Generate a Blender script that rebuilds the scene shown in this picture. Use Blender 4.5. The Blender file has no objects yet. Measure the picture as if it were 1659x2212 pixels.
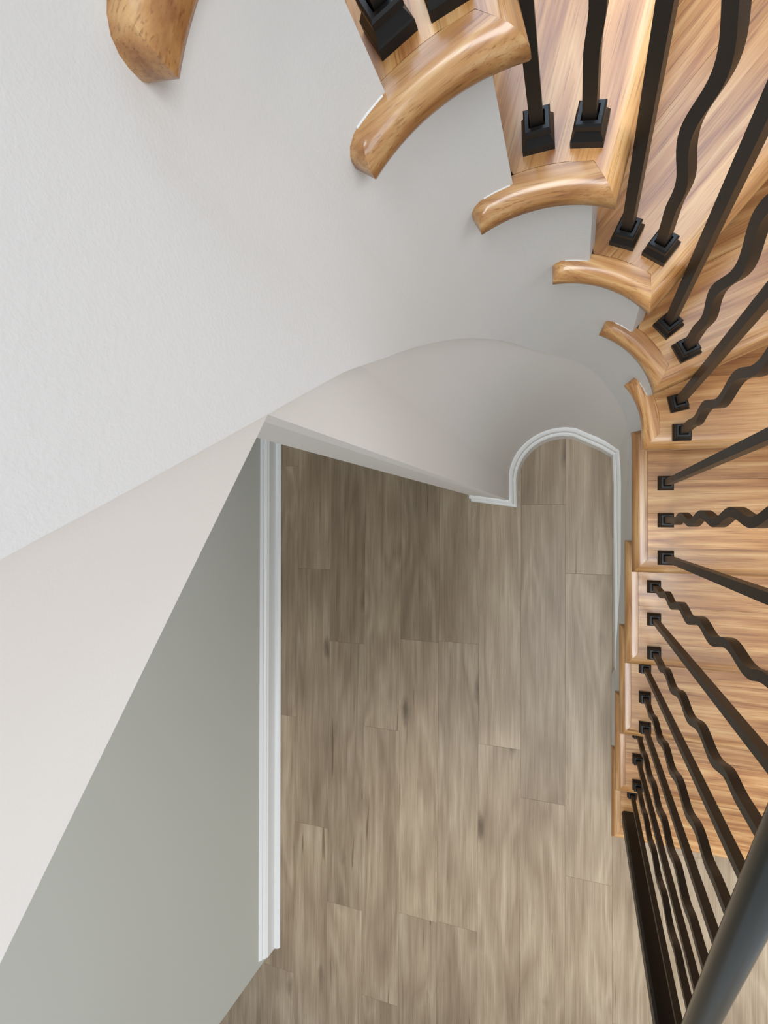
import bpy, math, random
from mathutils import Vector, Matrix
random.seed(7)
pi = math.pi
scene = bpy.context.scene
COL = scene.collection

# ------------------------------------------------------------------ camera
H = 2.2848                                   # camera height above the hall floor
F_PX, NX, NY = 1150.0, 1245.0, 1132.0        # focal length, image point straight below
dn = Vector((NX - 829.5, -(NY - 1106.0), -F_PX)).normalized()
Zc = -dn
Yc = Vector((.0015, 1, 0)); Yc = (Yc - Zc * Yc.dot(Zc)).normalized()
Xc = Yc.cross(Zc)
cd = bpy.data.cameras.new('camera'); cam = bpy.data.objects.new('camera', cd); COL.objects.link(cam)
cam.matrix_world = Matrix((Xc, Yc, Zc)).to_4x4()
cam.location = (0, 0, H)
cd.sensor_fit = 'HORIZONTAL'; cd.sensor_width = 36; cd.lens = 36 * F_PX / 1659
cd.clip_start = .01; cd.clip_end = 60
scene.camera = cam

# ------------------------------------------------------------------ light
W = bpy.data.worlds.new('world'); scene.world = W; W.use_nodes = True
W.node_tree.nodes['Background'].inputs[0].default_value = (.86, .93, 1, 1)
W.node_tree.nodes['Background'].inputs[1].default_value = .5

def area(name, loc, target, sx, sy, power, col):
    l = bpy.data.lights.new(name, 'AREA'); l.shape = 'RECTANGLE'; l.size = sx; l.size_y = sy
    l.energy = power; l.color = col
    o = bpy.data.objects.new(name, l); COL.objects.link(o); o.location = loc
    o.rotation_euler = (Vector(target) - Vector(loc)).to_track_quat('-Z', 'Y').to_euler()
    return o
area('stair_window_light', (.15, 1.42, 3.15), (.0, .2, 1.9), 1.35, 1.15, 25, (.58, .77, 1))
area('upper_hall_window_light', (4.6, -1.6, 6.0), (-.5, -.2, 1.6), 3.4, 3.0, 205, (.96, .98, 1))
area('overhead_fill_light', (-.75, -1.6, 9.0), (-.2, -.6, 0), 3.2, 4.2, 670, (.97, .99, 1))  # invented overhead fill, added to brighten the bottom of the well
area('entry_window_light', (1.1, -4.3, 1.9), (-.7, -1.4, .3), 1.6, 1.8, 12, (1, .98, .94))

vs = scene.view_settings
vs.view_transform = 'Standard'; vs.look = 'None'; vs.gamma = 1; vs.use_curve_mapping = False
vs.exposure = 0.0

# ------------------------------------------------------------------ materials
def srgb(r, g, b):
    f = lambda c: ((c / 255 + .055) / 1.055) ** 2.4 if c > 10 else c / 255 / 12.92
    return (f(r), f(g), f(b), 1)

def base_mat(name):
    m = bpy.data.materials.new(name); m.use_nodes = True
    nt = m.node_tree; return m, nt, nt.nodes['Principled BSDF']
def node(nt, t, **kw):
    n = nt.nodes.new(t)
    for k, v in kw.items(): setattr(n, k, v)
    return n
def setin(n, **kw):
    for k, v in kw.items(): n.inputs[k.replace('_', ' ')].default_value = v
    return n
def ramp(nt, stops):
    r = node(nt, 'ShaderNodeValToRGB')
    while len(r.color_ramp.elements) < len(stops): r.color_ramp.elements.new(.5)
    for e, (p, c) in zip(r.color_ramp.elements, stops): e.position = p; e.color = c
    return r
def mix(nt, kind='MIX'):
    return node(nt, 'ShaderNodeMix', data_type='RGBA', blend_type=kind)

def paint(name, col, rough=.55, bump=.25, scale=420):
    m, nt, b = base_mat(name); L = nt.links.new
    tc = node(nt, 'ShaderNodeTexCoord')
    n1 = setin(node(nt, 'ShaderNodeTexNoise'), Scale=scale, Detail=3.0)
    n2 = setin(node(nt, 'ShaderNodeTexNoise'), Scale=scale * .22, Detail=2.0)
    L(tc.outputs['Object'], n1.inputs['Vector']); L(tc.outputs['Object'], n2.inputs['Vector'])
    ad = node(nt, 'ShaderNodeMath', operation='ADD'); L(n1.outputs[0], ad.inputs[0]); L(n2.outputs[0], ad.inputs[1])
    bp = setin(node(nt, 'ShaderNodeBump'), Strength=bump, Distance=.0012)
    L(ad.outputs[0], bp.inputs['Height']); L(bp.outputs[0], b.inputs['Normal'])
    b.inputs['Base Color'].default_value = col; b.inputs['Roughness'].default_value = rough
    return m
M_WALL = paint('warm_white_wall_paint', srgb(238, 235, 231), .55, .07)
M_STRINGER = paint('white_satin_stringer_paint', srgb(226, 226, 225), .45, .16)
M_TRIM = paint('white_gloss_trim_paint', srgb(247, 249, 249), .3, .03)
M_HALL = paint('pale_grey_hall_paint', srgb(210, 213, 206), .6, .05)

def wood(name, dark, mid, light, along='x', sx=1.0, rough=.32, coat=.25, knots=0.0, tone=.18, bump=.12, contrast=1.0, fig=7.0, pores=0.0, spread=.15):
    """grain runs along the object's local x (or y); every object gets its own offset and tone"""
    m, nt, b = base_mat(name); L = nt.links.new
    tc = node(nt, 'ShaderNodeTexCoord'); oi = node(nt, 'ShaderNodeObjectInfo')
    off = node(nt, 'ShaderNodeVectorMath', operation='SCALE'); off.inputs[0].default_value = (37.1, 53.7, 19.3)
    L(oi.outputs['Random'], off.inputs['Scale'])
    add = node(nt, 'ShaderNodeVectorMath', operation='ADD'); L(tc.outputs['Object'], add.inputs[0]); L(off.outputs[0], add.inputs[1])
    def stretched(ax, across):
        mp = node(nt, 'ShaderNodeMapping')
        mp.inputs['Scale'].default_value = (ax, across, across) if along == 'x' else (across, ax, across)
        L(add.outputs[0], mp.inputs['Vector']); return mp
    # broad cathedral figure: distorted bands
    mA = stretched(1.1 * sx, fig * 1.6 * sx)
    nA = setin(node(nt, 'ShaderNodeTexNoise'), Scale=1.0, Detail=2.5, Distortion=.35); L(mA.outputs[0], nA.inputs['Vector'])
    mul = node(nt, 'ShaderNodeMath', operation='MULTIPLY'); mul.inputs[1].default_value = 16.0; L(nA.outputs[0], mul.inputs[0])
    fr = node(nt, 'ShaderNodeMath', operation='PINGPONG'); fr.inputs[1].default_value = 1.0; L(mul.outputs[0], fr.inputs[0])
    # fine fibre
    mB = stretched(9 * sx, 260 * sx)
    nB = setin(node(nt, 'ShaderNodeTexNoise'), Scale=1.0, Detail=4.0, Roughness=.65); L(mB.outputs[0], nB.inputs['Vector'])
    # medium streaks
    mC = stretched(2.2 * sx, (75 if pores else 42) * sx)
    nC = setin(node(nt, 'ShaderNodeTexNoise'), Scale=1.0, Detail=3.0, Roughness=.55); L(mC.outputs[0], nC.inputs['Vector'])
    def wsum(a, wa, bb, wb):
        x = node(nt, 'ShaderNodeMath', operation='MULTIPLY'); x.inputs[1].default_value = wa; L(a, x.inputs[0])
        y = node(nt, 'ShaderNodeMath', operation='MULTIPLY_ADD'); y.inputs[1].default_value = wb
        L(bb, y.inputs[0]); L(x.outputs[0], y.inputs[2]); return y.outputs[0]
    s = wsum(fr.outputs[0], .2 * contrast, nB.outputs[0], .36)
    s = wsum(s, 1.0, nC.outputs[0], .44)
    rp = ramp(nt, [(.51 - spread, dark), (.51, mid), (.51 + spread, light)]); L(s, rp.inputs[0])
    colr = rp.outputs[0]
    if pores:
        mP = stretched(16 if along == 'x' else 5, 620 if along == 'x' else 300)
        nP = setin(node(nt, 'ShaderNodeTexNoise'), Scale=1.0, Detail=2.0); L(mP.outputs[0], nP.inputs['Vector'])
        pr_ = ramp(nt, [(.30, (.55, .46, .38, 1)), (.43 if along == 'x' else .55, (1, 1, 1, 1))]); L(nP.outputs[0], pr_.inputs[0])
        mp_ = mix(nt, 'MULTIPLY'); mp_.inputs[0].default_value = pores
        L(colr, mp_.inputs[6]); L(pr_.outputs[0], mp_.inputs[7]); colr = mp_.outputs[2]
    if knots:
        mk = stretched(3.0, 9.0)
        vk = setin(node(nt, 'ShaderNodeTexVoronoi'), Scale=.62, Randomness=1.0); L(mk.outputs[0], vk.inputs['Vector'])
        nk = setin(node(nt, 'ShaderNodeTexNoise'), Scale=3.0, Detail=3.0); L(mk.outputs[0], nk.inputs['Vector'])
        kk = wsum(vk.outputs['Distance'], 1.0, nk.outputs[0], .22)
        kr = ramp(nt, [(.13, (knots, knots * .93, knots * .86, 1)), (.25, (1, 1, 1, 1))]); L(kk, kr.inputs[0])
        mx = mix(nt, 'MULTIPLY'); mx.inputs[0].default_value = 1
        L(colr, mx.inputs[6]); L(kr.outputs[0], mx.inputs[7]); colr = mx.outputs[2]
        # thin dark checks along the grain
        mc = stretched(2.6, 60.0)
        nc = setin(node(nt, 'ShaderNodeTexNoise'), Scale=1.0, Detail=1.0, Distortion=.4); L(mc.outputs[0], nc.inputs['Vector'])
        cr = ramp(nt, [(.735, (1, 1, 1, 1)), (.775, (.55, .5, .45, 1))]); L(nc.outputs[0], cr.inputs[0])
        m3 = mix(nt, 'MULTIPLY'); m3.inputs[0].default_value = 1
        L(colr, m3.inputs[6]); L(cr.outputs[0], m3.inputs[7]); colr = m3.outputs[2]
        # large soft blotches
        mb = stretched(1.6, 5.0)
        nb = setin(node(nt, 'ShaderNodeTexNoise'), Scale=1.3, Detail=2.0); L(mb.outputs[0], nb.inputs['Vector'])
        br = ramp(nt, [(.3, (.78, .74, .70, 1)), (.62, (1.1, 1.1, 1.1, 1))]); L(nb.outputs[0], br.inputs[0])
        m2 = mix(nt, 'MULTIPLY'); m2.inputs[0].default_value = 1
        L(colr, m2.inputs[6]); L(br.outputs[0], m2.inputs[7]); colr = m2.outputs[2]
    hv = node(nt, 'ShaderNodeHueSaturation')
    mr = node(nt, 'ShaderNodeMapRange'); mr.inputs['To Min'].default_value = 1 - tone; mr.inputs['To Max'].default_value = 1 + tone
    L(oi.outputs['Random'], mr.inputs['Value']); L(mr.outputs[0], hv.inputs['Value']); L(colr, hv.inputs['Color'])
    L(hv.outputs[0], b.inputs['Base Color'])
    bp = setin(node(nt, 'ShaderNodeBump'), Strength=bump, Distance=.0006); L(nB.outputs[0], bp.inputs['Height']); L(bp.outputs[0], b.inputs['Normal'])
    b.inputs['Roughness'].default_value = rough
    b.inputs['Coat Weight'].default_value = coat; b.inputs['Coat Roughness'].default_value = .16
    return m
M_OAK = wood('varnished_oak', srgb(142, 90, 45), srgb(181, 131, 77), srgb(208, 168, 115), coat=.5, rough=.4, pores=.8, spread=.19)
M_PLANK = wood('grey_brown_vinyl_plank', srgb(138, 119, 96), srgb(170, 152, 128), srgb(196, 181, 158), along='y', sx=.8, rough=.42, coat=0,
               knots=.42, tone=.10, bump=.06, contrast=.9, fig=4.5, spread=.29, pores=.38)
def metal(name, col, rough, spec=.5):
    m, nt, b = base_mat(name); L = nt.links.new
    tc = node(nt, 'ShaderNodeTexCoord')
    n = setin(node(nt, 'ShaderNodeTexNoise'), Scale=600.0, Detail=2.0); L(tc.outputs['Object'], n.inputs['Vector'])
    bp = setin(node(nt, 'ShaderNodeBump'), Strength=.12, Distance=.0004); L(n.outputs[0], bp.inputs['Height']); L(bp.outputs[0], b.inputs['Normal'])
    b.inputs['Base Color'].default_value = col; b.inputs['Roughness'].default_value = rough
    b.inputs['Specular IOR Level'].default_value = spec
    return m
M_IRON = metal('oil_rubbed_iron', srgb(32, 27, 23), .42, .4)
M_SHOE = metal('black_cast_shoe', srgb(19, 19, 20), .42, .35)
M_NEWEL = metal('black_newel_paint', srgb(14, 12, 12), .42, .3)
M_RAIL = metal('charcoal_rail_paint', srgb(30, 33, 32), .2, .3)
M_GLASSFRAME = M_TRIM

# ------------------------------------------------------------------ helpers
def mesh(name, verts, faces, mat, parent=None, loc=(0, 0, 0), rz=0.0, smooth=None, data=None):
    if data is None:
        data = bpy.data.meshes.new(name); data.from_pydata([tuple(v) for v in verts], [], faces); data.validate(); data.update()
        data.materials.append(mat)
        if smooth is not None:
            data.shade_smooth(); data.set_sharp_from_angle(angle=math.radians(smooth))
    o = bpy.data.objects.new(name, data); COL.objects.link(o)
    o.location = loc; o.rotation_euler = (0, 0, rz)
    if parent is not None: o.parent = parent
    return o
def empty(name, loc=(0, 0, 0)):
    o = bpy.data.objects.new(name, None); COL.objects.link(o); o.location = loc; o.empty_display_size = .1; return o
def tag(o, label=None, cat=None, group=None, kind=None):
    if label: o['label'] = label
    if cat: o['category'] = cat
    if group: o['group'] = group
    if kind: o['kind'] = kind
    return o
def box_data(x0, x1, y0, y1, z0, z1):
    v = [(x0, y0, z0), (x1, y0, z0), (x1, y1, z0), (x0, y1, z0), (x0, y0, z1), (x1, y0, z1), (x1, y1, z1), (x0, y1, z1)]
    f = [(0, 3, 2, 1), (4, 5, 6, 7), (0, 1, 5, 4), (1, 2, 6, 5), (2, 3, 7, 6), (3, 0, 4, 7)]
    return v, f
def prism(poly, z0, z1):
    """poly: ccw plan polygon"""
    n = len(poly)
    v = [(x, y, z0) for x, y in poly] + [(x, y, z1) for x, y in poly]
    f = [tuple(range(n - 1, -1, -1)), tuple(range(n, 2 * n))]
    f += [(i, (i + 1) % n, n + (i + 1) % n, n + i) for i in range(n)]
    return v, f
def grid_faces(rows, cols, closed_col=False, base=0):
    f = []
    for i in range(rows - 1):
        for j in range(cols if closed_col else cols - 1):
            k = (j + 1) % cols
            f.append((base + i * cols + j, base + i * cols + k, base + (i + 1) * cols + k, base + (i + 1) * cols + j))
    return f

# ------------------------------------------------------------------ stair layout
h = .192                       # rise
RUN = .2535
Cx, Cy, R0 = -.029, .185, .149 # well curve: outer edge of the nosing returns
S_OFF = .021                   # stringer face behind that edge
T = .030                       # tread thickness
WID = .030                     # width of the return strip
ROUT = 1.16                    # outer edge of the treads
NOSE = .030
THETA = {7: 22.3, 8: 49.0, 9: 75.6, 10: 102.3, 11: 129.0, 12: 155.8}
def path(q, d):
    """point on the well curve; q = length along the return edge, d = inset into the stair"""
    r = R0 + d
    if q < 0: return (Cx + r, Cy + q)
    a = q / R0
    if a <= pi: return (Cx + r * math.cos(a), Cy + r * math.sin(a))
    return (Cx - r, Cy - (q - pi * R0))
def tangent(q):
    if q < 0: return pi / 2
    return pi / 2 + min(q / R0, pi)
def q_riser(k):
    if k <= 6: return (.145 - RUN * (6 - k) + NOSE) - Cy
    if k <= 12: return math.radians(THETA[k]) * R0
    return pi * R0 + (k - 13) * RUN
# frame of each tread: origin, angle, y of the nosing front, kind of back edge
def frame(k):
    if k <= 5: return (Cx, .145 - RUN * (6 - k) + NOSE), 0.0, ('par', RUN)
    if k == 6: return (Cx, .175), 0.0, ('rad', math.radians(THETA[7]), Cy - .175)
    if k <= 12:
        nxt = THETA.get(k + 1, 180.0)
        return (Cx, Cy), math.radians(THETA[k]), ('rad', math.radians(nxt - THETA[k]), 0.0)
    return (Cx, Cy - (k - 13) * RUN), pi, ('par', RUN)
def inner_x(k, y, d):
    """local x of the inset-d well curve at local y of tread k's frame"""
    r = R0 + d
    if k <= 5: 
        org, ang, b = frame(k); Y = org[1] + y - Cy
        return r if Y <= 0 else math.sqrt(max(r * r - Y * Y, 1e-6))
    if k == 6:
        Y = y - (Cy - .175)
        return r if Y <= 0 else math.sqrt(max(r * r - Y * Y, 1e-6))
    if k >= 13: return r
    return math.sqrt(max(r * r - y * y, 1e-6))
def q_start(k, d):
    """where the inset-d line of the return meets the inset-d line of the front nosing"""
    if k <= 6:
        Y = frame(k)[0][1] - NOSE + d - Cy
        return Y if Y <= 0 else math.asin(Y / (R0 + d)) * R0
    if k <= 12:
        return (math.radians(THETA[k]) + math.asin((-NOSE + d) / (R0 + d))) * R0
    return q_riser(k) - NOSE + d
def q_end(k):
    q = q_riser(k + 1)
    return q + (.037 if (q < 0 or q > pi * R0) else .040)

PROF = [(WID, -T), (.006, -T), (.002, -T + .002), (0, -T + .006), (0, -.016), (.0012, -.0105), (.0047, -.0047), (.0105, -.0012), (.016, 0), (WID, 0)]

staircase = empty('staircase', (Cx, Cy, 0))
tag(staircase, 'curved oak winder staircase with curved return nosings and white painted stringer', 'staircase')
SP = Vector((Cx, Cy, 0))
def stair_part(name, v, f, mat, loc, rz, parent=None, smooth=None):
    o = mesh(name, v, f, mat, None, loc, rz, smooth)
    o.parent = parent or staircase
    if parent is None: o.location = Vector(loc) - SP
    return o

NT = 15
for k in range(1, NT + 1):
    org, ang, back = frame(k)
    z = k * h
    tread = empty('tread'); tread.parent = staircase
    tread.location = Vector((org[0], org[1], z)) - SP; tread.rotation_euler = (0, 0, ang)
    # --- front board with the moulded nosing (local x along the tread)
    fw = .058
    pr = PROF[:-1] + [(WID, 0)]
    outer = [(d, zz) for d, zz in PROF]
    rows = []
    xs_n = 2
    verts = []
    prof2 = [(fw, -T)] + PROF + [(fw, 0)]
    for d, zz in prof2:
        y = -NOSE + d
        xi = inner_x(k, y, d if d < WID else WID + .0005)
        verts.append((xi, y, zz)); verts.append((ROUT, y, zz))
    n = len(prof2)
    faces = [(2 * i, 2 * i + 2, 2 * i + 3, 2 * i + 1) for i in range(n - 1)]
    faces.append((2 * n - 2, 0, 1, 2 * n - 1))
    faces.append(tuple(2 * i + 1 for i in range(n)))
    faces = [tuple(reversed(q)) for q in faces]
    mesh('tread_board', verts, faces, M_OAK, tread, smooth=40)
    # --- the boards behind it
    y0 = -NOSE + fw
    widths = []
    y = y0
    far = RUN if back[0] == 'par' else math.tan(back[1]) * ROUT
    rs = random.Random(k * 11)
    while y < far - 1e-4:
        w = rs.choice((.075, .095, .115)); y1 = min(y + w, far)
        if far - y1 < .03: y1 = far
        yg = y1 - .0004
        left = []
        for i in range(9):
            yy = y + (yg - y) * i / 8
            xm = inner_x(k, yy, WID + .0005)
            if back[0] == 'rad':
                xb = (yy - back[2]) / math.tan(back[1])
                xm = max(xm, xb)
            left.append((xm, yy))
        left = [(min(x, ROUT), yy) for x, yy in left]
        poly = [(ROUT, y), (ROUT, yg)] + left[::-1]
        if left[0][0] < ROUT - .01:
            if left[-1][0] > ROUT - 1e-5: poly = [(ROUT, y)] + [p for p in left[::-1] if p[0] < ROUT - 1e-5 or p == left[-1]]
            v, f = prism(poly, -T, 0)
            cyy = (y + yg) / 2
            mesh('tread_board', [(a, b - cyy, c) for a, b, c in v], f, M_OAK, tread, loc=(0, cyy, 0))
        y = y1
    # --- the return strip that follows the well curve, mitred at both ends
    qe = q_end(k)
    NS = 22
    qm = (q_start(k, 0) + qe) / 2
    mx, my = path(qm, 0); ta = tangent(qm)
    inv = Matrix.Rotation(-ta, 3, 'Z')
    verts = []
    for d, zz in PROF:
        qs = q_start(k, d); q1 = qe - d
        for i in range(NS + 1):
            q = qs + (q1 - qs) * i / NS
            x, y = path(q, d)
            p = inv @ Vector((x - mx, y - my, zz)); verts.append(p)
        x, y = path(q1, WID); verts.append(inv @ Vector((x - mx, y - my, zz)))
    n = len(PROF); m = NS + 2
    faces = grid_faces(n, m)
    faces += [(i, i + 1, (n - 1) * m + i + 1, (n - 1) * m + i) for i in range(m - 1)]
    org3 = Vector((mx, my, z)) - Vector((org[0], org[1], z))
    org3 = Matrix.Rotation(-ang, 3, 'Z') @ org3
    mesh('nosing_return', verts, faces, M_OAK, tread, loc=org3, rz=ta - ang, smooth=38)
    # --- bead of white caulk where the end of the return meets the stringer
    V = []; n = 9
    qa, qb = q_riser(k + 1), qe - .015
    for i in range(n):
        q = qa + (qb - qa) * i / (n - 1)
        for d, zz in ((S_OFF + .002, -.001), (S_OFF - .0012, 0.0), (S_OFF - .0008, .0008), (S_OFF + .002, .0014)):
            x, y = path(q, d); V.append(Matrix.Rotation(-ang, 3, 'Z') @ Vector((x - org[0], y - org[1], zz)))
    mesh('caulk_bead', V, [tuple(reversed(t)) for t in grid_faces(n, 4, True)], M_STRINGER, tread, smooth=60)
    # --- riser under the nosing
    x0 = inner_x(k, 0, S_OFF + .004)
    v, f = box_data(x0, ROUT, 0, .018, (k - 1) * h, z - T)
    zc = (k - .5) * h
    r = mesh('riser', [(a, b, c - zc) for a, b, c in v], f, M_OAK)
    r.parent = staircase; r.location = Vector((org[0], org[1], zc)) - SP; r.rotation_euler = (0, 0, ang)

# ------------------------------------------------------------------ stringer (white skirt under the returns)
LEDGE = [(-.775, 0.0), (-.038, .56), (.0, .60), (.08, .80), (.18, 1.02), (.275, 1.171), (.3136, 1.301), (.373, 1.474), (.46, 1.707),
         (.513, 1.837), (.556, 1.924), (.576, 1.963), (.60, 2.011), (.643, 2.097), (.668, 2.149), (.75, 2.30), (.9, 2.47), (1.1, 2.63)]
def lerp(tab, q):
    if q <= tab[0][0]: return tab[0][1]
    for (a, b), (c, d) in zip(tab, tab[1:]):
        if q <= c: return b + (d - b) * (q - a) / (c - a)
    return tab[-1][1]
def stringer_mesh():
    qs = [q_riser(1)]
    for k in range(1, NT + 1):
        a, b = q_riser(k), min(q_riser(k + 1), 1.1)
        if a >= 1.1: break
        n = max(2, int((b - a) / .012))
        qs += [('s', k, a - .0025)] + [('m', k, a + (b - a) * i / n) for i in range(1, n)] + [('e', k, b - .0025)]
    V = []; Fc = []
    pts = []
    for it in qs[1:]:
        pts.append((it[2], it[1] * h - T))
    th = .024
    for q, zt in pts:
        zb = max(min(lerp(LEDGE, q), zt - .02), 0)
        so = S_OFF - .010 * min(max((-q - .74) / .03, 0), 1)
        for d in (so, S_OFF + th):
            x, y = path(q, d)
            V.append((x - Cx, y - Cy, zb)); V.append((x - Cx, y - Cy, zt))
    n = len(pts)
    for i in range(n - 1):
        a, b = 4 * i, 4 * i + 4
        Fc += [(a, a + 1, b + 1, b), (a + 3, a + 2, b + 2, b + 3), (a + 1, a + 3, b + 3, b + 1), (a + 2, a, b, b + 2)]
    Fc += [(0, 2, 3, 1), (4 * n - 4, 4 * n - 3, 4 * n - 1, 4 * n - 2)]
    o = mesh('stringer', V, Fc, M_STRINGER, staircase, smooth=35)
    o['label'] = 'white painted curved stringer'
stringer_mesh()

# ------------------------------------------------------------------ lower wall round the well, jamb, header, hall wall
def arch():
    pts = [(-.25, .092)]
    c = (-.052, .17)
    for i in range(0, 25):
        a = math.radians(184 - i * 4.5); pts.append((c[0] + .2 * math.cos(a), c[1] + .2 * math.sin(a)))
    pts += [(.10, .312), (.152, .277)]
    pts += [(.157 - .011 * min(y, .0), y) for y in (.15, 0, -.2, -.4, -.6, -.8, -1.0, -1.08)]
    return pts
def subdivide(pts, step=.02):
    out = [pts[0]]
    for a, b in zip(pts, pts[1:]):
        n = max(1, int(math.hypot(b[0] - a[0], b[1] - a[1]) / step))
        out += [(a[0] + (b[0] - a[0]) * i / n, a[1] + (b[1] - a[1]) * i / n) for i in range(1, n + 1)]
    return out
ARCH = subdivide(arch())
JAMB = [(-.41, 1.05), (-.41, .114), (-.25, .092)]
def top_z(p, i):
    # hidden behind the stringer / treads
    x, y = p
    if x > .1 and y <= Cy: q = y - Cy
    elif y > Cy - .02: q = math.atan2(max(y - Cy, 0), x - Cx) * R0
    else: q = pi * R0 + (Cy - y)
    top = 99
    for k in range(1, NT + 1):
        if q_riser(k) - .02 <= q: top = k * h - T - .004
    return max(min(lerp(LEDGE, q) + (.12 if x < -.08 else .015), top), .06)
def wall_strip(name, pts, tops, mat, thick=.02, bottoms=None, smooth=30, lean=None):
    V = []; n = len(pts)
    bottoms = bottoms or [0] * n
    for i, (x, y) in enumerate(pts):
        a = pts[max(i - 1, 0)]; b = pts[min(i + 1, n - 1)]
        dx, dy = b[0] - a[0], b[1] - a[1]; L = math.hypot(dx, dy)
        nx, ny = -dy / L, dx / L          # left of travel = into the wall
        for t in (0, thick):
            lx, ly = lean[i] if lean else (0, 0)
            V += [(x + nx * t, y + ny * t, bottoms[i]), (x + nx * t + lx, y + ny * t + ly, tops[i])]
    F = []
    for i in range(n - 1):
        a, b = 4 * i, 4 * i + 4
        F += [(a, b, b + 1, a + 1), (a + 2, a + 3, b + 3, b + 2), (a + 1, b + 1, b + 3, a + 3), (a, a + 2, b + 2, b)]
    F += [(0, 1, 3, 2), (4 * n - 4, 4 * n - 2, 4 * n - 1, 4 * n - 3)]
    return mesh(name, V, F, mat, smooth=smooth)
# travel so that "left" is the hidden side: arch runs left->right seen from the well with the wall outside
def lean_of(p):
    x, y = p
    if x > .1 and y <= Cy: a = 0.0
    elif x < Cx and y < Cy: return (0, 0)
    else: a = math.atan2(y - Cy, x - Cx)
    q = (y - Cy) if (x > .1 and y <= Cy) else a * R0
    wgt = min(max((math.radians(150) - a) / math.radians(40), 0), 1) * min(max((y + .45) / .15, 0), 1)
    tx, ty = path(q, S_OFF + .005)
    return ((tx - x) * wgt, (ty - y) * wgt)
w = wall_strip('wall_under_stair', ARCH, [max(top_z(p, i), .1) if p[0] > -.2 else 2.02 for i, p in enumerate(ARCH)], M_WALL, .02, lean=[lean_of(p) for p in ARCH])
tag(w, 'pale curved wall under the stair winders above the arched baseboard', 'wall', kind='structure')
# jamb block: the end of the wall beside the opening (slightly splayed face)
v, f = prism([(-.41, .114), (-.2505, .092), (-.2505, .20), (-.27, .30), (-.30, .36), (-.30, .60), (-.41, .60)], 0, 1.885)
w = mesh('wall_jamb', v, f, M_WALL); tag(w, 'narrow plastered wall end beside the opening under the stairs', 'wall', kind='structure')
# header with the raking lower edge
def soffit_z(y): return 1.905 + .74 * (.071 - y)
ys = [.0935, -.2, -.5, -.9]
V = []
for y in ys:
    zt = lerp(LEDGE, pi * R0 + (Cy - y)) + .1
    for x in (-.25, -.41): V += [(x, y, soffit_z(y)), (x, y, max(zt, soffit_z(y) + .08))]
F = []
for i in range(len(ys) - 1):
    a, b = 4 * i, 4 * i + 4
    F += [(a, b, b + 1, a + 1), (a + 2, a + 3, b + 3, b + 2), (a + 1, b + 1, b + 3, a + 3), (a, a + 2, b + 2, b)]
F += [(0, 1, 3, 2), (12, 14, 15, 13)]
F = [tuple(reversed(q)) for q in F]
w = mesh('wall_header', V, F, M_WALL); tag(w, 'raking pale header wall between the stringer and the hall opening', 'wall', kind='structure')
# raking ceiling of the hall below the upper flight
V = []
for y in (.07, -1.6):
    for x in (-.41, -1.405): V += [(x, y, soffit_z(y) + .004), (x, y, soffit_z(y) + .06)]
F = [(0, 4, 5, 1), (2, 3, 7, 6), (1, 5, 7, 3), (0, 2, 6, 4), (0, 1, 3, 2), (4, 6, 7, 5)]
w = mesh('ceiling', V, F, M_WALL); tag(w, 'raking plaster ceiling under the upper flight', 'ceiling', kind='structure')

# unseen slab added over the far end of the hall to shade its floor
v, f = box_data(-3.2, 1.25, -4.4, -1.95, 2.55, 2.75)
w = mesh('ceiling_shade_slab', v, f, M_WALL); tag(w, 'unseen slab added to shade the far end of the hall floor', 'ceiling', kind='structure')

# hall wall on the left: ends in an outside corner
HX = -1.405
def hx(y): return -1.411 - .0111 * (y - .29)     # the wall runs a touch out of square with the planks
v, f = prism([(HX - .14, -2.078), (hx(-2.078), -2.078), (hx(1.05), 1.05), (HX - .14, 1.05)], 0, 2.9)
w = mesh('wall_left', v, f, M_HALL); tag(w, 'flat pale grey hall wall behind the long baseboard', 'wall', kind='structure')

# baseboards -------------------------------------------------------
def sweep(name, pts, prof, mat, closed=False, smooth=30):
    """profile (offset to the right of travel, z) swept along a plan polyline with mitres"""
    n = len(pts); V = []
    for i in range(n):
        d = []
        for a, b in ((i - 1, i), (i, i + 1)):
            if 0 <= a and b < n:
                dx, dy = pts[b][0] - pts[a][0], pts[b][1] - pts[a][1]; L = math.hypot(dx, dy); d.append((dy / L, -dx / L))
        if len(d) == 1: nx, ny = d[0]
        else:
            sx, sy = d[0][0] + d[1][0], d[0][1] + d[1][1]; q = (sx * sx + sy * sy) / 2
            nx, ny = sx / q, sy / q
        for o, zz in prof: V.append((pts[i][0] + nx * o, pts[i][1] + ny * o, zz))
    m = len(prof)
    F = [tuple(reversed(q)) for q in grid_faces(n, m, True)]
    F += [tuple(range(m)), tuple(reversed(range((n - 1) * m, n * m)))]
    return mesh(name, V, F, mat, smooth=smooth)
PL = [(0, 0), (.046, 0), (.050, .004), (.050, .010), (.044, .017), (.036, .020), (.028, .021), (.0275, .078), (.022, .084), (.022, .088), (.017, .092), (.011, .096), (.011, .103), (.006, .108), (0, .114)]
b = sweep('baseboard_left', [(hx(1.04), 1.04), (hx(-2.045), -2.045)], [(-o, z) for o, z in PL][::-1], M_TRIM)
tag(b, 'long white moulded baseboard along the grey hall wall', 'baseboard', kind='structure')
PA = [(0, 0), (.023, 0), (.023, .085), (.018, .091), (.0125, .093), (.0115, .103), (.014, .106), (.014, .135), (.009, .142), (.004, .145), (0, .146)]
b = sweep('baseboard_arch', [(-.408, .1137)] + [p for p in ARCH if p[1] > -.62], PA, M_TRIM)
tag(b, 'white moulded baseboard curving round the bottom of the stair well', 'baseboard', kind='structure')

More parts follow.
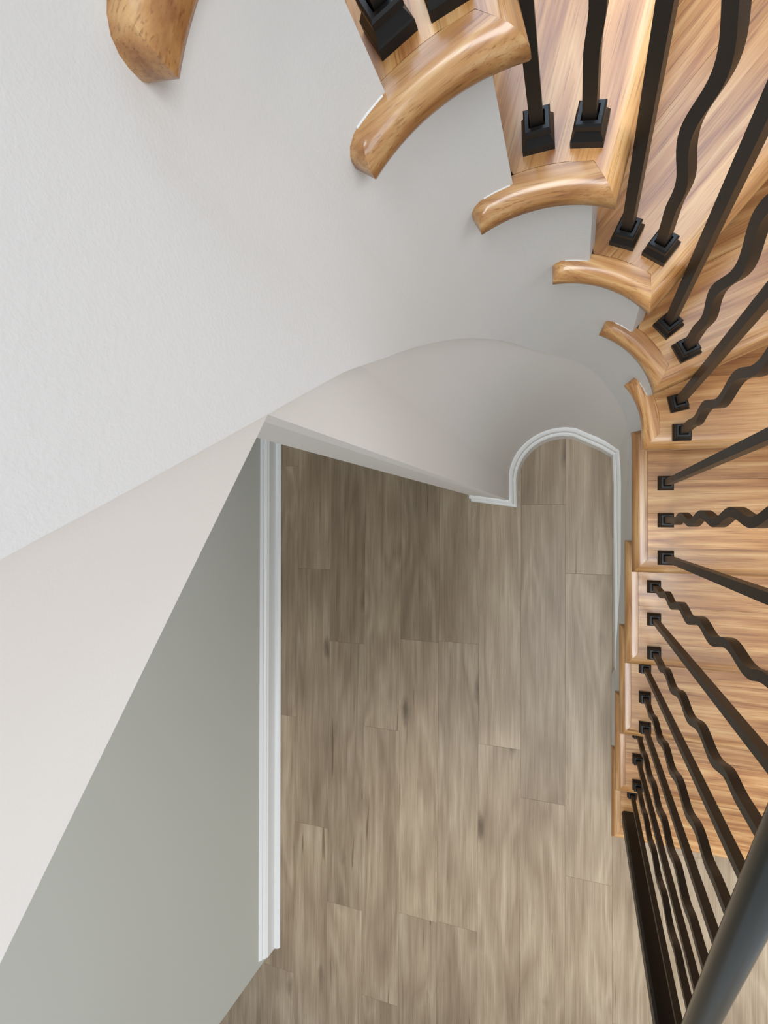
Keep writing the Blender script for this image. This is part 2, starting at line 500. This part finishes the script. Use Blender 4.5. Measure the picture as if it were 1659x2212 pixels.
# ------------------------------------------------------------------ floor of separate planks
floor = mesh('floor', *box_data(-3.2, 1.25, -4.4, 1.5, -.03, -.006), M_HALL)
tag(floor, 'grey brown wood-look plank floor of the lower hall', 'floor', kind='structure')
PW, PLN = .1751, 1.21
JO = {-1: -2.149, 0: -.2255, 1: -.56, 2: -.934, 3: -.523, 4: -.516, 5: -.937, 6: .079, 7: -.20}
def plank(x0, x1, y0, y1):
    g, c = .0002, .0006
    X0, X1, Y0, Y1 = x0 + g - (x0 + x1) / 2, x1 - g - (x0 + x1) / 2, y0 + g - (y0 + y1) / 2, y1 - g - (y0 + y1) / 2
    V = []
    for zz, i in ((-.006, 0), (-c * .6, 0), (0, c)):
        V += [(X0 + i, Y0 + i, zz), (X1 - i, Y0 + i, zz), (X1 - i, Y1 - i, zz), (X0 + i, Y1 - i, zz)]
    F = [(8, 9, 10, 11)] + [(a + j, a + (j + 1) % 4, a + 4 + (j + 1) % 4, a + 4 + j) for a in (0, 4) for j in range(4)]
    mesh('floor_plank', V, F, M_PLANK, floor, loc=((x0 + x1) / 2, (y0 + y1) / 2, 0))
for ci in range(-11, 15):
    x0 = -1.2668 + PW * ci; x1 = x0 + PW
    j = JO.get(ci, random.uniform(-1.2, 0))
    ys_ = [j + PLN * n for n in range(-5, 5)]
    for a, b in zip(ys_, ys_[1:]):
        lo, hi = max(a, -4.4), min(b, 1.5)
        if hi - lo > .05 and x0 > -3.2 and x1 < 1.25:
            if x1 < HX - .12 and lo > -2.0: continue
            plank(x0, x1, lo, hi)

# ------------------------------------------------------------------ railing
BD = .066                       # balusters stand this far in from the return edge
RAIL_H = .86
railing = empty('stair_railing', (.178, -1.042, h))
tag(railing, 'dark stair railing with straight and wavy iron balusters and charcoal handrail', 'railing')
RP = Vector((.178, -1.042, h))
nose = [(q_riser(k) - (NOSE if k <= 6 else .02), k * h + RAIL_H) for k in range(1, NT + 1)]
nose = [(nose[0][0] - .3, nose[0][1] - .3 * h / RUN)] + nose
def rail_z(q): 
    return sum(lerp(nose, q + e) for e in (-.06, -.03, 0, .03, .06)) / 5 - .005

def sqbar(zs, offs, s):
    """square bar through (offset along local x, z)"""
    V = []
    hw = s / 2
    for zz, o in zip(zs, offs):
        V += [(o - hw, -hw, zz), (o + hw, -hw, zz), (o + hw, hw, zz), (o - hw, hw, zz)]
    n = len(zs); F = [tuple(q) for q in grid_faces(n, 4, True)]
    F += [(3, 2, 1, 0), tuple(range(4 * n - 4, 4 * n))]
    return V, F
SHOE = [(.0157, 0), (.0157, .009), (.0148, .0105), (.0118, .0175), (.0112, .019), (.0128, .020), (.0128, .0255), (.0112, .0275), (.0078, .0275), (.0074, .024)]
def shoe_data():
    V = []
    for hw, zz in SHOE: V += [(-hw, -hw, zz), (hw, -hw, zz), (hw, hw, zz), (-hw, hw, zz)]
    F = grid_faces(len(SHOE), 4, True)
    d = bpy.data.meshes.new('baluster_shoe'); d.from_pydata(V, [], F); d.update(); d.materials.append(M_SHOE); return d
SHOE_D = shoe_data()
def q_of(x, y):
    if y <= Cy and x > Cx: return y - Cy
    a = math.atan2(y - Cy, x - Cx)
    if a < 0: return pi * R0 + (Cy - y)
    return a * R0
def baluster(k, x, y, wavy, rot):
    z0 = k * h; q = q_of(x, y)
    zt = rail_z(q) - .02
    L = zt - z0
    if wavy:
        n = 90; zs = [i * L / n for i in range(n + 1)]; offs = []
        for zz in zs:
            e = min(max((zz - .10) / .07, 0), 1) * min(max((L - .08 - zz) / .07, 0), 1)
            offs.append(.0066 * e * math.sin((zz - .172) / .170 * 2 * pi))
    else: zs = [0, L]; offs = [0, 0]
    V, F = sqbar(zs, offs, .0127)
    o = mesh('wavy_baluster' if wavy else 'straight_baluster', V, F, M_IRON, smooth=30)
    o.parent = railing; o.location = Vector((x, y, z0)) - RP; o.rotation_euler = (0, 0, rot)
    s = bpy.data.objects.new('baluster_shoe', SHOE_D); COL.objects.link(s); s.parent = o
    return o
BX = Cx + R0 + BD
BAL = [(1, BX, -.950, 0), (2, BX, -.834, 1), (2, BX, -.751, 0), (2, BX, -.668, 1), (3, BX, -.582, 0), (3, BX, -.496, 1), (3, BX, -.411, 0),
       (4, BX, -.326, 1), (4, BX, -.241, 0), (4, BX, -.158, 1), (5, BX, -.073, 0), (5, BX, .010, 1), (5, BX, .092, 0),
       (6, .186, .174, 1), (6, .180, .230, 0), (7, .161, .274, 1), (7, .136, .315, 0), (8, .100, .349, 1), (8, .0605, .3735, 0),
       (9, .012, .388, 1), (9, -.037, .394, 0), (10, -.088, .379, 1), (10, -.130, .364, 0)]
for k, a in ((11, 132.5), (11, 146), (12, 159), (12, 172)):
    a = math.radians(a); BAL.append((k, Cx + .214 * math.cos(a), Cy + .214 * math.sin(a), len(BAL) % 2 == 0))
for k, x, y, wv in BAL: baluster(k, x, y, bool(wv), tangent(q_of(x, y)))

# newel post: square with chamfered corners
def octo(hw, c): return [(-hw + c, -hw), (hw - c, -hw), (hw, -hw + c), (hw, hw - c), (hw - c, hw), (-hw + c, hw), (-hw, hw - c), (-hw, -hw + c)]
V = []
for zz, hw, c in ((0, .024, .006), (.98, .024, .006)): V += [(x, y, zz) for x, y in octo(hw, c)]
F = grid_faces(2, 8, True) + [tuple(reversed(range(8))), tuple(range(8, 16))]
nw = mesh('newel_post', V, F, M_NEWEL, railing)
nw['label'] = 'square black newel post'
# handrail: rounded profile swept along the rake and round the well
RPROF = [(-.020, -.022), (.020, -.022), (.026, -.016), (.031, -.006), (.0315, .004), (.028, .014), (.020, .0215), (.010, .0255), (0, .0265), (-.010, .0255), (-.020, .0215), (-.028, .014), (-.0315, .004), (-.031, -.006), (-.026, -.016)]
qs = [-1.33 + .05 * i for i in range(27)] + [.01 * i + .005 for i in range(0, 62)]
V = []
for q in qs:
    x, y = path(q, BD); z = rail_z(q); ta = tangent(q)
    sl = (rail_z(q + .03) - rail_z(q - .03)) / (.06 * (1 if q < 0 else (R0 + BD) / R0))
    cs = 1 / math.sqrt(1 + sl * sl)
    for o, u in RPROF:
        o = o * .68 + .002; u *= .8
        # side vector points away from the well, up vector is square to the rake
        sx, sy = math.sin(ta), -math.cos(ta)
        fx, fy = math.cos(ta), math.sin(ta)
        V.append(Vector((x + sx * o - fx * u * sl * cs, y + sy * o - fy * u * sl * cs, z + u * cs)) - RP)
m = len(RPROF); n = len(qs)
F = grid_faces(n, m, True) + [tuple(range(m)), tuple(reversed(range((n - 1) * m, n * m)))]
hr = mesh('handrail', V, F, M_RAIL, railing, smooth=50)
hr['label'] = 'rounded charcoal handrail'

# ------------------------------------------------------------------ the rest of the stairwell (outside the picture)
def outer_wall():
    R = ROUT + .02
    pts = [(Cx + R, -1.4)] + [(Cx + R * math.cos(math.radians(a)), Cy + R * math.sin(math.radians(a))) for a in range(0, 127, 6)]
    V = []; F = []
    cols = []
    for p in pts: cols.append(p)
    zs = [0, 2.5, 3.8, 4.6]
    for x, y in cols:
        for z in zs: V.append((x, y, z))
    for i in range(len(cols) - 1):
        mid = (cols[i][0] + cols[i + 1][0]) / 2
        for j in range(3):
            if j == 1 and cols[i][1] > 1.0 and -.62 < mid < .80: continue
            if j > 0 and cols[i + 1][0] > .95: continue   # open to the upper hall
            a, b = i * 4 + j, (i + 1) * 4 + j
            F.append((a, b, b + 1, a + 1))
    w = mesh('wall_stairwell', V, F, M_WALL, smooth=30)
    tag(w, 'curved outer wall of the stairwell with a tall window opening', 'wall', kind='structure')
outer_wall()
